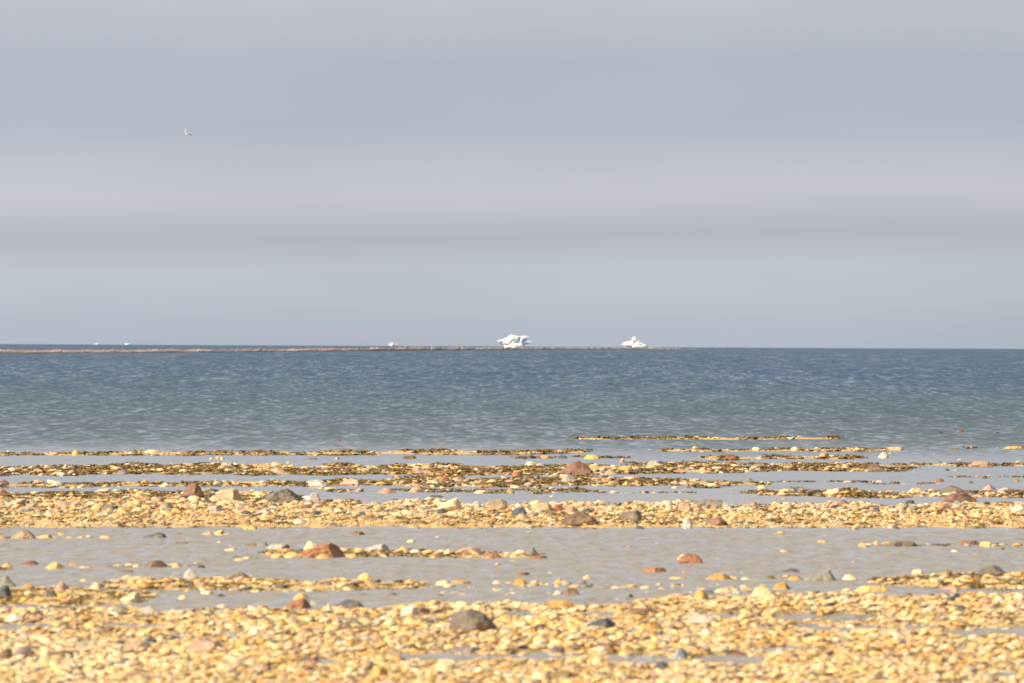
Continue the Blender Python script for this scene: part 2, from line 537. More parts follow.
# ------------------------------------------------------------------ far shingle spit running obliquely out to sea
sp_x = np.array([-260, 0, 120, 250, 330, 400, 460, 530, 590, 650, 700])
sp_y = np.array([353.8, 353.2, 352.7, 351.9, 351.4, 350.7, 350.2, 349.7, 349.4, 349.3, 349.4])
sp_t = np.array([2.6, 2.7, 2.7, 2.8, 3.0, 3.2, 2.9, 2.3, 1.9, 1.9, .2])      # how tall it stands in the picture
ns = 1500
xx = np.linspace(-260, 700, ns)
yy = np.interp(xx, sp_x, sp_y)
tt = np.interp(xx, sp_x, sp_t)
bx, by = on_plane(xx, yy)
ppm = F / by
hz = tt / ppm
hz = hz * .95 * (.78 + .3 * vnoise(xx / 14, xx * 0, 51) + .22 * vnoise(xx / 1.5, xx * 0, 54)) + np.clip(vnoise(xx / 1.1, xx * 0, 52) - .7, 0, 1) * hz * .8
prof = [(0, -1.0), (0, .02), (.06, .45), (.13, .7), (.22, .55), (.3, .95), (.42, 1.0), (.7, .8), (1.0, -.6)]
V = []
for (v, hh) in prof:
    dep = by * .10 * v
    jz = (.85 + .3 * vnoise(xx / 3.3, xx * 0 + v * 40, 53)) if 0 < v < 1 else 1.0
    V.append(np.stack([bx * (by + dep) / by, by + dep, hz * hh * jz], -1))
me = mesh_np('shingle_spit', np.concatenate(V), grid_faces(len(prof), ns), smooth=True)
tag(link('shingle_spit', me, M_SPIT), 'low stony shingle spit running out towards the horizon', kind='structure')


# ------------------------------------------------------------------ rocks
PAL = {
    'cream': (.77, .585, .315), 'white': (.70, .62, .47), 'yellow': (.77, .485, .155), 'ochre': (.58, .31, .07), 'tan': (.47, .33, .18),
    'pink': (.50, .31, .20), 'rust red': (.25, .085, .045), 'orange': (.37, .15, .062), 'brown': (.20, .115, .06), 'reddish brown': (.25, .12, .07),
    'grey': (.24, .21, .16), 'grey brown': (.185, .145, .10), 'slate grey': (.085, .092, .09), 'blackish': (.03, .031, .032), 'mauve grey': (.24, .18, .165),
    'pale grey': (.44, .39, .31), 'olive': (.20, .14, .05), 'pale slate': (.29, .30, .28),
}


def rock_mesh(name, w, d, h, style, seed, sub):
    r = np.random.default_rng(seed)
    V, Fc = ICO[sub]
    V = V.copy()
    V = V / np.maximum(np.abs(V).max(1, keepdims=True), 1e-6) * .2 + V * .8       # a little blocky
    off = r.uniform(-50, 50, 3)
    nz = np.array([mnoise.noise(Vector(v * 1.1 + off)) for v in V])
    V = V * (1 + .22 * nz[:, None])
    ncut = {'dome': 10, 'block': 12, 'slab': 10, 'tri': 10, 'wedge': 11}[style]
    lo, hi_ = {'dome': (.62, .9), 'block': (.58, .86), 'slab': (.6, .9), 'tri': (.55, .85), 'wedge': (.55, .85)}[style]
    for _ in range(ncut):
        n = r.normal(size=3); n[2] = abs(n[2]) * .8 if style != 'slab' else n[2] * .4
        n /= np.linalg.norm(n)
        c = r.uniform(lo, hi_)
        s = V @ n - c
        V = V - np.where(s > 0, s, 0)[:, None] * n * .93
    if style == 'slab':
        V[:, 2] = np.where(V[:, 2] > .45, .45 + (V[:, 2] - .45) * .2, V[:, 2])
    zz = (V[:, 2] - V[:, 2].min()) / np.ptp(V[:, 2])
    if style in ('dome', 'block'):
        k = 1.12 - (.5 if style == 'dome' else .25) * np.clip(zz - .3, 0, 1)
        V[:, 0] *= k; V[:, 1] *= k
    if style == 'slab':
        k = 1.12 - .42 * np.clip(zz - .3, 0, 1) / .7
        V[:, 0] *= k; V[:, 1] *= k
    if style == 'tri':
        k = 1.15 - .95 * np.clip(zz - .15, 0, 1)
        cx = .25 * (r.uniform() - .5)
        V[:, 0] = (V[:, 0] - cx) * k + cx; V[:, 1] *= k
    if style == 'wedge':
        V[:, 2] = np.where(zz > .4, V[:, 2] * (1 + .55 * V[:, 0]), V[:, 2])
        for n, c in ((np.array([.94, -.2, .28]), .55), (np.array([-.55, -.15, .82]), .5)):
            n = n / np.linalg.norm(n)
            sd_ = V @ n - c
            V = V - np.where(sd_ > 0, sd_, 0)[:, None] * n * .95
    if sub >= 4:
        nz = np.array([mnoise.noise(Vector(v * 4.0 + off)) for v in V])
        n9 = np.array([mnoise.noise(Vector(v * 9.0 + off)) for v in V])
        V = V * (1 + .075 * nz[:, None] + .03 * n9[:, None])
    ext = np.array([w, d, h * 1.35])
    V = (V - V.min(0)) / np.ptp(V, axis=0) - [.5, .5, 0]
    V = V * ext
    V[:, 2] -= h * .35
    me = mesh_np(name, V, Fc)
    try:
        me.set_sharp_from_angle(angle=math.radians(38))
    except Exception:
        pass
    return me


# the stones read from the photograph: x, foot y, width, height (pixels), colour, shape, label of its own or None, short name
S = [
    # along the far water line
    (960, 433, 10, 3.5, 'rust red', 'dome', 'dark red stone alone in the shallow sea, farthest out of the red ones', 'far red stone in the sea'),
    (940, 434, 7, 2.5, 'blackish', 'dome', None, ''), (998, 434, 7, 2, 'blackish', 'dome', None, ''), (1020, 432, 6, 2.5, 'slate grey', 'dome', None, ''),
    (337, 441.3, 8, 2, 'rust red', 'slab', None, ''), (983, 449, 13, 2.2, 'slate grey', 'slab', None, ''),
    (895, 450.5, 20, 4, 'tan', 'slab', 'flat tan slab on the thin stone line, up from the white grey-bottomed egg stone', 'flat tan slab far out'),
    (1013, 449.6, 22, 3.4, 'yellow', 'slab', None, ''),
    (883.5, 458.6, 11.5, 7.4, 'white', 'dome', 'white egg shaped stone with dark underside beside the thin far stone line', 'white egg stone'),
    (824, 459, 13, 5.5, 'tan', 'dome', None, ''), (756, 451.5, 9, 4, 'cream', 'dome', None, ''), (796, 450.5, 11, 4, 'cream', 'dome', None, ''),
    (730, 461, 19, 7, 'rust red', 'tri', 'rust brown angular rock on the far weedy bars', 'rust brown far rock'),
    (592, 459.6, 16, 5, 'yellow', 'slab', 'smooth yellow oval stone in the far pool above the reddish brown boulder', 'yellow oval stone'),
    (563, 459, 9, 4.2, 'slate grey', 'dome', None, ''), (544, 459, 12, 4, 'ochre', 'dome', None, ''), (622, 462.6, 5, 5, 'pink', 'block', None, ''),
    (410, 459.2, 14, 4, 'olive', 'slab', None, ''), (288, 464, 4.5, 4.4, 'white', 'tri', None, ''), (313, 460, 9, 2.4, 'brown', 'slab', None, ''),
    (337, 460, 6, 3.6, 'tan', 'dome', None, ''), (75, 454.5, 7, 4.5, 'yellow', 'dome', None, ''), (152, 454.8, 16, 3.4, 'cream', 'slab', None, ''),
    (211, 460, 4, 3.2, 'cream', 'dome', None, ''), (222, 460, 4, 3, 'cream', 'dome', None, ''),
    # dark weed bar
    (227, 467.4, 15, 5.6, 'pale grey', 'dome', 'pale grey low dome on the back of the dark weed bar', 'pale grey dome on the weed bar'),
    (61, 475, 10, 4.5, 'white', 'dome', None, ''), (122, 475, 13, 5, 'mauve grey', 'slab', None, ''), (38, 473, 12, 4.6, 'pink', 'dome', None, ''),
    (277, 474.4, 17, 6, 'pink', 'dome', 'pinkish tan stone at the front of the dark weed bar', 'pinkish stone of the weed bar'),
    (424, 475, 20, 4.6, 'pink', 'slab', 'long flat pink stone at the front edge of the weed bar', 'flat pink stone'),
    (160, 472, 9, 4, 'cream', 'slab', None, ''), (183, 473, 10, 4, 'cream', 'dome', None, ''), (370, 470, 8, 4, 'tan', 'dome', None, ''), (456, 470, 10, 4, 'cream', 'slab', None, ''),
    (576, 474.8, 35, 14.5, 'reddish brown', 'tri', 'large reddish brown angular boulder crowning the dark weed bar', 'reddish brown weed-bar boulder'),
    (569, 483, 17, 8, 'pale grey', 'dome', None, ''), (517, 478, 13, 7, 'orange', 'dome', None, ''), (611, 473.4, 16, 6.4, 'tan', 'dome', None, ''),
    (532, 466, 14, 4.5, 'cream', 'slab', None, ''), (627, 472, 15, 5, 'yellow', 'slab', None, ''), (655, 467, 18, 7, 'pale grey', 'block', None, ''),
    (875, 470, 22, 8, 'brown', 'dome', 'brown hump of rock on the right end of the weed bar', 'brown hump'),
    (981.5, 467.8, 25, 7, 'pink', 'slab', 'smooth pinkish loaf of rock in the far pool near the right edge', 'pinkish loaf'),
    (845, 469, 10, 5, 'cream', 'dome', None, ''), (800, 465, 7, 4, 'cream', 'dome', None, ''), (1018, 464, 7, 3.6, 'cream', 'dome', None, ''),
    (947, 471.4, 6, 3.2, 'slate grey', 'dome', None, ''), (956, 471.4, 6, 2.6, 'pale grey', 'dome', None, ''), (940, 463, 4, 2, 'brown', 'slab', None, ''),
    # second line
    (58, 485.5, 15, 5.8, 'white', 'dome', 'bright white low stone on the left stone line', 'white stone of the left line'),
    (42, 485.5, 9, 3, 'pale grey', 'slab', None, ''), (88, 486, 12, 3.4, 'brown', 'slab', None, ''), (165, 485.6, 16, 4.8, 'cream', 'dome', None, ''), (144, 483, 8, 4, 'tan', 'dome', None, ''),
    (443, 482.4, 14, 6.8, 'orange', 'dome', 'salmon orange round stone on the weedy line', 'salmon round stone'),
    (318, 486, 22, 8, 'white', 'slab', 'long whitish stone on the weedy line, left of a longer pink one', 'long whitish stone'),
    (351, 484.4, 26, 7.2, 'pink', 'slab', 'long pale pink slab on the weedy line', 'long pale pink slab'),
    (492, 483, 12, 4, 'cream', 'dome', None, ''), (626, 484.6, 9, 5, 'yellow', 'dome', None, ''), (612, 480, 10, 3.4, 'cream', 'slab', None, ''), (654, 482, 7, 3.6, 'cream', 'dome', None, ''),
    (636, 484.6, 9, 4.4, 'yellow', 'dome', None, ''), (750, 484, 17, 6, 'grey', 'tri', 'grey peaked stone alone in the middle pool', 'grey peaked stone'),
    (712, 484.4, 14, 3.6, 'cream', 'slab', None, ''), (939, 482.4, 13, 4, 'orange', 'slab', None, ''), (896, 484.6, 9, 3.4, 'olive', 'slab', None, ''), (880, 482.6, 9, 2.2, 'cream', 'slab', None, ''),
    (971, 484, 5, 3, 'slate grey', 'dome', None, ''), (1017, 482.5, 7, 3.6, 'orange', 'dome', None, ''), (762, 489, 11, 4.4, 'cream', 'dome', None, ''), (675, 489, 7, 3, 'cream', 'dome', None, ''),
    (848, 483, 11, 2.2, 'cream', 'slab', None, ''), (985, 479.4, 6, 2, 'slate grey', 'slab', None, ''),
    # behind the main ridge
    (3, 496, 9, 7, 'rust red', 'dome', None, ''), (3, 487, 12, 5, 'brown', 'dome', None, ''),
    (193, 498, 28, 15.5, 'reddish brown', 'tri', 'reddish brown peaked boulder at the back of the main shingle ridge', 'peaked reddish brown boulder'),
    (228, 502, 28, 14, 'tan', 'block', 'blocky tan boulder with shaded flank on the main shingle ridge', 'blocky tan boulder'),
    (281, 503, 42, 14.5, 'grey brown', 'dome', 'broad dark grey brown boulder at the back of the shingle ridge', 'broad grey brown ridge boulder'),
    (314, 502, 14, 10, 'pale grey', 'dome', None, ''), (387, 494, 20, 6.4, 'pink', 'dome', None, ''), (417, 492.6, 17, 7, 'tan', 'dome', None, ''),
    (496, 511, 23, 12.5, 'tan', 'dome', 'pale tan domed boulder on the back of the shingle ridge near mid-picture', 'pale tan dome'),
    (450, 511, 27, 12.5, 'cream', 'wedge', 'pale beige wedge of rock over a darker stone on the ridge', 'pale beige wedge'),
    (441, 513.4, 12, 5.5, 'slate grey', 'block', None, ''), (476, 508, 12, 7, 'pale grey', 'dome', None, ''), (402, 510, 12, 6, 'pink', 'dome', None, ''), (350, 507.4, 14, 4.4, 'rust red', 'slab', None, ''),
    (436, 498, 14, 3, 'slate grey', 'slab', None, ''), (510, 494, 9, 6, 'tan', 'dome', None, ''), (481, 494, 18, 4, 'cream', 'slab', None, ''), (330, 490, 16, 3, 'cream', 'slab', None, ''),
    (543, 512, 21, 10, 'tan', 'dome', None, ''), (558, 512, 13, 8, 'orange', 'block', None, ''), (520, 515.6, 17, 8.4, 'slate grey', 'dome', None, ''), (571, 513, 12, 7, 'pink', 'dome', None, ''),
    (587, 514, 12, 6.2, 'slate grey', 'block', None, ''), (630, 520, 25, 10.5, 'grey brown', 'wedge', 'grey brown sloping stone half way down the ridge', 'grey brown sloping ridge stone'),
    (579, 527.6, 40, 15, 'brown', 'dome', 'big brown boulder at the water edge of the shingle ridge', 'big brown water-edge boulder'),
    (522, 519, 13, 6, 'tan', 'dome', None, ''), (613, 507, 12, 5, 'grey', 'dome', None, ''),
    (686, 512, 17, 10, 'pink', 'block', None, ''), (687.5, 528, 11, 10.5, 'white', 'block', 'upright cream white stone at the foot of the shingle ridge', 'upright white ridge stone'),
    (716.5, 527.6, 23, 8.4, 'reddish brown', 'dome', 'low reddish brown stone at the foot of the shingle ridge', 'low reddish ridge stone'),
    (707, 507, 31, 8, 'grey', 'slab', 'wide grey slab along the top of the shingle ridge', 'wide grey slab'),
    (640, 527, 10, 4.5, 'slate grey', 'dome', None, ''), (753, 527, 8, 3, 'slate grey', 'dome', None, ''),
    (952, 494.4, 25, 9, 'grey brown', 'dome', 'grey brown rounded boulder on the weedy bar near the right edge', 'grey brown weedy boulder'),
    (960, 502.8, 36, 10.5, 'reddish brown', 'dome', 'broad brown loaf of rock on the ridge near the right edge', 'broad brown ridge loaf'),
    (990, 490.6, 15, 7, 'pink', 'tri', None, ''), (916, 493.2, 18, 5.4, 'cream', 'slab', None, ''), (834, 494.6, 22, 7, 'cream', 'wedge', None, ''), (812, 496, 15, 4, 'slate grey', 'slab', None, ''),
    (1019, 512, 13, 8, 'white', 'dome', None, ''), (958, 505.4, 11, 5.6, 'pale slate', 'dome', None, ''), (781, 494.5, 15, 4.5, 'cream', 'dome', None, ''), (910, 505, 12, 5, 'slate grey', 'slab', None, ''),
    (1002, 495, 10, 5, 'cream', 'dome', None, ''), (840, 507, 20, 6, 'pink', 'slab', None, ''), (877, 513, 9, 4.6, 'slate grey', 'dome', None, ''), (898, 527.6, 8, 3, 'slate grey', 'dome', None, ''),
    (866, 528.6, 13, 2.2, 'blackish', 'slab', None, ''), (794, 528, 8, 2.6, 'slate grey', 'slab', None, ''),
    (48, 516, 9, 6.4, 'white', 'dome', None, ''), (26, 512.6, 16, 4.4, 'grey', 'slab', None, ''), (108, 511, 17, 7.4, 'grey', 'dome', None, ''), (116, 510, 7, 5, 'blackish', 'block', None, ''),
    (300, 524, 15, 6, 'white', 'dome', None, ''), (331, 527.6, 15, 2.6, 'slate grey', 'slab', None, ''), (215, 512, 18, 7, 'pale grey', 'dome', None, ''), (168, 509, 12, 7, 'grey', 'dome', None, ''),
    (206, 505, 12, 7, 'slate grey', 'block', None, ''), (63, 507, 14, 6, 'pink', 'dome', None, ''), (265, 514, 9, 5, 'white', 'dome', None, ''), (362, 516, 9, 5, 'slate grey', 'dome', None, ''), (316, 515, 9, 5, 'slate grey', 'dome', None, ''),
    (250, 527.6, 16, 4, 'yellow', 'slab', None, ''), (735, 508, 13, 5, 'pale slate', 'dome', None, ''), (667, 506, 14, 6, 'pale grey', 'dome', None, ''), (610, 511, 9, 5, 'cream', 'dome', None, ''),
    # the wet flat before the ridge
    (23, 539.6, 26, 10.5, 'tan', 'dome', 'pale tan dome standing in the wet flat near the left edge', 'pale tan wet-flat dome'),
    (44, 539.2, 18, 5, 'yellow', 'wedge', None, ''), (2, 539.4, 12, 3.6, 'ochre', 'slab', None, ''), (70, 539.2, 10, 3.2, 'yellow', 'dome', None, ''), (80, 539.2, 8, 3.4, 'yellow', 'dome', None, ''), (106, 539.4, 15, 3.6, 'yellow', 'slab', None, ''),
    (154, 539, 26, 6.2, 'slate grey', 'wedge', 'dark blue grey flat stone lying alone in the wet flat', 'dark flat stone of the wet flat'),
    (207, 536, 17, 5.4, 'tan', 'tri', None, ''), (178, 535.6, 9, 2.6, 'rust red', 'slab', None, ''), (147, 546, 9, 2.2, 'rust red', 'slab', None, ''), (180, 545, 19, 3.2, 'olive', 'slab', None, ''), (230, 552, 16, 4.4, 'cream', 'dome', None, ''),
    (231, 547.5, 7, 2, 'cream', 'slab', None, ''), (219, 543.6, 6, 2.4, 'yellow', 'slab', None, ''), (235, 559.4, 11, 4, 'olive', 'dome', None, ''), (248, 560, 13, 3.4, 'cream', 'slab', None, ''), (251, 547, 14, 4, 'olive', 'slab', None, ''),
    (358, 536, 16, 5, 'brown', 'dome', 'brown tan low stone alone in the wet flat in front of the ridge', 'lone brown tan stone'),
    (321.5, 555.4, 44, 16, 'orange', 'wedge', 'big orange brown boulder with dark right end on the small shingle spit', 'big orange brown boulder'),
    (312, 552, 20, 11, 'cream', 'dome', None, ''), (262, 547.4, 14, 6, 'grey', 'dome', None, ''), (276, 550, 26, 6.4, 'pale grey', 'slab', 'long pale grey slab beside the big orange brown boulder', 'long pale grey slab'),
    (291, 555.2, 19, 6.4, 'yellow', 'dome', None, ''), (323, 556.6, 16, 6, 'yellow', 'dome', None, ''), (377, 552.4, 29, 9, 'pale grey', 'wedge', 'pale grey wedge on the small shingle spit', 'pale grey spit wedge'),
    (403, 551, 10, 5.4, 'yellow', 'tri', None, ''), (469, 557.4, 32, 8.4, 'pink', 'slab', 'long pinkish block with dark right end on the small shingle spit', 'long pinkish spit block'), (492, 556.4, 21, 6.2, 'orange', 'slab', None, ''), (428, 554, 15, 5, 'yellow', 'dome', None, ''),
    (515, 556, 13, 5, 'yellow', 'dome', None, ''), (534, 554.6, 6, 8, 'slate grey', 'tri', None, ''), (538, 559.6, 21, 4.4, 'orange', 'slab', None, ''), (448, 555, 12, 5, 'cream', 'dome', None, ''), (352, 555, 14, 6, 'ochre', 'dome', None, ''),
    (690.5, 564.4, 27, 11, 'orange', 'dome', 'bright orange rounded boulder alone in the wet flat right of centre', 'bright orange wet-flat boulder'),
    (683, 560.6, 12, 6.5, 'cream', 'dome', None, ''), (654, 573.4, 27, 6.2, 'orange', 'slab', 'long flat orange slab in the wet flat', 'flat orange slab'), (523.5, 576.4, 13, 4.4, 'rust red', 'slab', None, ''),
    (587.5, 580, 11, 6, 'cream', 'dome', None, ''), (550, 574.6, 7, 3, 'cream', 'dome', None, ''), (677, 580.2, 20, 3.6, 'yellow', 'slab', None, ''), (718, 560.4, 12, 2.2, 'pink', 'slab', None, ''), (563, 551, 9, 2, 'orange', 'slab', None, ''),
    (903, 547.6, 31, 6.8, 'grey brown', 'slab', 'long grey brown flat rock on the thin right-hand stone line', 'long grey brown flat rock'),
    (970, 546, 22, 5.4, 'reddish brown', 'slab', None, ''), (988, 546.4, 16, 5, 'yellow', 'slab', None, ''), (823, 543.4, 13, 3, 'yellow', 'slab', None, ''), (862, 547.4, 10, 5, 'yellow', 'dome', None, ''), (876, 545, 9, 4.4, 'yellow', 'tri', None, ''),
    (1003, 546.6, 13, 4.2, 'pale grey', 'dome', None, ''), (1003, 550.6, 5, 3.4, 'blackish', 'dome', None, ''), (956, 553, 10, 3.2, 'cream', 'slab', None, ''), (1020, 547, 10, 4, 'ochre', 'slab', None, ''), (770, 548.4, 9, 1.8, 'grey', 'slab', None, ''),
    # left side between flat and foreground
    (29, 566, 19, 6, 'rust red', 'dome', 'rust red low stone on the left pebble line', 'rust red left-line stone'), (54, 570.2, 21, 8.4, 'yellow', 'dome', 'smooth pale yellow oval stone in the left water', 'pale yellow oval of the left water'),
    (7, 568, 13, 5, 'yellow', 'dome', None, ''), (155.5, 568.4, 25, 8.4, 'brown', 'dome', 'brown low dome on the left pebble line', 'brown left-line dome'), (201, 569, 10, 4.4, 'blackish', 'dome', None, ''), (127, 573.8, 17, 4.2, 'brown', 'dome', None, ''),
    (74, 566.6, 11, 3.4, 'ochre', 'slab', None, ''), (176, 568.6, 11, 4.4, 'yellow', 'dome', None, ''), (137, 568, 11, 4, 'cream', 'dome', None, ''), (206, 563, 9, 2.2, 'brown', 'slab', None, ''), (240, 561.8, 12, 3.6, 'cream', 'slab', None, ''),
    (7, 587.6, 19, 12.5, 'grey', 'dome', 'grey rounded boulder at the left edge above a darker one', 'grey left-edge boulder'), (4, 597.6, 15, 13, 'slate grey', 'dome', 'dark slate boulder at the left edge, in front of a lighter grey one', 'dark left-edge boulder'),
    (62, 592, 16, 12, 'pink', 'tri', 'pinkish tan pointed stone on the left pebble bar', 'pinkish pointed stone'), (190, 580, 16, 11, 'pale grey', 'dome', 'round pale grey stone with dark foot at the left pebble bar', 'round pale grey stone'),
    (241, 579.4, 21, 7.4, 'brown', 'dome', None, ''), (95, 590.4, 15, 7.4, 'cream', 'dome', None, ''), (130, 600, 25, 12, 'cream', 'wedge', 'big cream yellow stone on the left pebble bar', 'big cream left-bar stone'), (49, 597, 17, 8, 'grey brown', 'dome', None, ''),
    (221, 598, 10, 5, 'blackish', 'tri', None, ''), (207, 595.4, 16, 4.8, 'cream', 'slab', None, ''), (182, 600, 12, 5, 'cream', 'dome', None, ''), (119, 613, 18, 7.4, 'grey', 'dome', None, ''), (151, 615, 25, 9, 'pale grey', 'dome', 'large pale grey stone at the left back of the near shingle', 'large pale grey near stone'),
    (14, 621, 21, 7.4, 'white', 'dome', None, ''), (83, 582.6, 8, 4, 'cream', 'dome', None, ''), (222, 581, 9, 5, 'yellow', 'dome', None, ''), (137, 582, 17, 6, 'cream', 'dome', None, ''), (28, 590, 14, 7, 'ochre', 'dome', None, ''),
    # middle bar
    (365, 582, 16, 9.4, 'yellow', 'dome', 'round yellow tan stone on the middle pebble bar', 'round yellow bar stone'), (327, 585.4, 11, 5.2, 'grey brown', 'dome', None, ''), (377, 584, 9, 5, 'blackish', 'wedge', None, ''), (415, 590, 10, 4.4, 'blackish', 'dome', None, ''), (391, 596.6, 17, 4.2, 'mauve grey', 'slab', None, ''),
    (363, 596, 9, 3, 'brown', 'slab', None, ''), (410, 584.4, 13, 6.4, 'yellow', 'tri', None, ''), (443, 586.4, 15, 6.6, 'cream', 'dome', None, ''), (462, 585, 22, 5, 'ochre', 'slab', None, ''), (497, 585, 13, 4.6, 'cream', 'dome', None, ''), (520, 586, 18, 7.2, 'ochre', 'block', None, ''),
    (571.5, 596, 18, 9, 'brown', 'dome', None, ''), (559, 595.6, 10, 5.4, 'white', 'dome', None, ''), (701, 599, 16, 10.2, 'ochre', 'block', 'blocky ochre stone at the back of the near shingle', 'blocky ochre stone'), (681, 597, 19, 4, 'pink', 'slab', None, ''), (719, 581, 28, 8, 'ochre', 'dome', 'long ochre stone with a pale left end in the right pool', 'long ochre pool stone'),
    (763, 597.4, 27, 11, 'cream', 'dome', 'broad cream stone at the right back of the near shingle', 'broad cream near stone'), (725, 594, 23, 6, 'cream', 'dome', None, ''), (746, 581, 11, 4, 'cream', 'dome', None, ''), (630, 599, 7, 6, 'slate grey', 'block', None, ''), (559, 584, 11, 6, 'ochre', 'tri', None, ''),
    (823, 582.2, 35, 12.4, 'grey', 'wedge', 'grey wedge shaped boulder with black right end by the right pool', 'grey black-ended wedge'), (791, 573.6, 22, 5.2, 'slate grey', 'dome', 'dark low stone behind the grey wedge shaped boulder', 'dark low right-pool stone'), (850, 581, 17, 7, 'cream', 'dome', None, ''), (795, 581.6, 20, 6, 'ochre', 'dome', None, ''),
    (770, 580, 10, 5, 'olive', 'dome', None, ''), (993, 576, 31, 11, 'grey brown', 'dome', 'brown grey dome on the right pebble bar', 'brown grey right-bar dome'), (782, 591, 19, 9, 'ochre', 'dome', None, ''), (872, 593.2, 38, 7.4, 'yellow', 'slab', 'wide flat yellow slab at the back of the near shingle', 'wide yellow slab'),
    (952, 587.2, 23, 5.2, 'pink', 'slab', None, ''), (957, 598.4, 8, 5.6, 'blackish', 'block', None, ''), (955, 593.4, 9, 5.4, 'pink', 'dome', None, ''), (855, 587, 12, 3, 'mauve grey', 'slab', None, ''), (816, 593.6, 10, 3, 'slate grey', 'slab', None, ''), (1000, 592.6, 12, 3.4, 'grey brown', 'slab', None, ''), (918, 575, 13, 6, 'cream', 'dome', None, ''), (948, 574.6, 10, 6, 'olive', 'block', None, ''),
    # near shingle
    (298, 610, 26, 12.4, 'orange', 'wedge', 'orange tan boulder with dark right end at the back of the near shingle', 'orange tan near boulder'), (300, 601, 16, 8, 'yellow', 'dome', None, ''), (350, 608.4, 30, 9, 'slate grey', 'dome', 'dark slate low dome at the back edge of the near shingle', 'dark slate near dome'),
    (329, 612.6, 10, 9.6, 'cream', 'tri', None, ''), (314, 606, 10, 6.4, 'pale grey', 'dome', None, ''), (410, 617, 20, 12.2, 'white', 'block', 'cream white block beside a dark brown stone in the near shingle', 'cream white block'), (423, 616, 17, 9.4, 'brown', 'dome', None, ''),
    (472, 632.4, 50, 23.5, 'grey brown', 'dome', 'largest boulder, grey brown and domed, in the near shingle', 'largest grey brown boulder'), (345, 623, 23, 6, 'grey', 'slab', None, ''), (465, 655, 36, 8.6, 'mauve grey', 'slab', 'long mauve grey slab with dark right end beside a thin pool', 'long mauve grey slab'),
    (446, 673, 24, 15, 'cream', 'block', 'rounded cream stone with brown right side near the bottom edge', 'rounded cream bottom stone'), (379, 676, 20, 11, 'ochre', 'dome', 'ochre rounded stone near the bottom edge left of the rounded cream one', 'ochre bottom stone'), (313.5, 664, 17, 7.6, 'rust red', 'tri', None, ''),
    (463, 609, 16, 8, 'cream', 'dome', None, ''), (601, 628, 31, 10, 'slate grey', 'wedge', 'slate grey ridged stone in the middle of the near shingle', 'slate grey ridged stone'), (653, 629.6, 21, 9.4, 'ochre', 'dome', 'deep ochre lump right of the slate grey ridged stone', 'deep ochre lump'), (703, 624, 32, 9.4, 'pale grey', 'slab', 'wide pale grey slab beside a small pool in the near shingle', 'wide pale grey near slab'),
    (608, 645, 14, 8.4, 'pink', 'dome', None, ''), (556, 655, 19, 9.4, 'mauve grey', 'dome', None, ''), (607, 654.6, 28, 7.4, 'reddish brown', 'slab', 'flat reddish stone at the back edge of the thin pool', 'flat reddish pool stone'), (627, 657.6, 18, 7.2, 'yellow', 'slab', None, ''),
    (680, 661, 19, 13.4, 'pale slate', 'dome', 'round pale blue grey stone at the right end of the thin pool', 'round pale blue grey stone'), (662, 669, 15, 8.4, 'slate grey', 'block', None, ''), (738.5, 657.6, 18, 6, 'reddish brown', 'slab', None, ''), (563.5, 680, 24, 9.4, 'olive', 'slab', 'dark olive brown stone at the bottom edge', 'dark olive bottom stone'),
    (540, 680, 20, 11, 'cream', 'dome', None, ''), (682, 681, 19, 8, 'pink', 'dome', None, ''), (204, 652, 43, 11.4, 'pink', 'slab', 'longest pink slab lying in the near shingle', 'longest pink slab'), (6, 659, 15, 11.4, 'brown', 'dome', 'brown rounded stone at the left edge beside a mauve grey one', 'brown left-edge stone'),
    (22, 656.4, 22, 10.6, 'mauve grey', 'dome', 'mauve grey rounded stone beside the brown one at the left edge', 'mauve grey left stone'), (59, 658, 29, 7.2, 'brown', 'slab', 'flat brown stone with dark shaded edge in the left near shingle', 'flat brown near stone'), (138, 649, 30, 7.4, 'pink', 'slab', None, ''), (149, 644, 17, 6.4, 'slate grey', 'slab', None, ''),
    (124, 662, 15, 4.6, 'slate grey', 'dome', None, ''), (198.5, 665, 10, 7.4, 'ochre', 'block', None, ''), (233, 638, 17, 7.2, 'pale slate', 'dome', None, ''), (254, 635, 13, 8.4, 'white', 'dome', None, ''), (169, 630.6, 9, 3.4, 'blackish', 'slab', None, ''), (176, 630, 9, 3.6, 'rust red', 'slab', None, ''),
    (242, 646, 17, 7, 'ochre', 'wedge', None, ''), (262, 671, 20, 6, 'pink', 'slab', None, ''), (238, 669, 19, 8, 'tan', 'dome', None, ''), (52, 649, 10, 7, 'ochre', 'dome', None, ''), (90, 628, 13, 6.4, 'yellow', 'dome', None, ''), (64, 627, 11, 5, 'olive', 'dome', None, ''), (81, 623, 14, 4, 'reddish brown', 'slab', None, ''),
    (958, 611, 21, 6.4, 'slate grey', 'dome', 'dark slate stone in the right near shingle', 'dark slate right stone'), (874, 609, 11, 5.6, 'blackish', 'wedge', None, ''), (822, 617, 11, 8.6, 'ochre', 'dome', None, ''), (1008, 623, 12, 8, 'olive', 'dome', None, ''), (874, 654, 17, 6, 'olive', 'slab', None, ''), (944, 664.4, 9, 7.4, 'blackish', 'tri', None, ''),
    (902, 645, 9, 6.6, 'slate grey', 'wedge', None, ''), (936, 649, 17, 3.6, 'slate grey', 'slab', None, ''), (960.5, 652, 14, 4.4, 'grey', 'slab', None, ''), (780, 655, 10, 8, 'white', 'dome', None, ''), (882, 681, 14, 4.4, 'blackish', 'slab', None, ''), (788, 657, 12, 8, 'ochre', 'dome', None, ''),
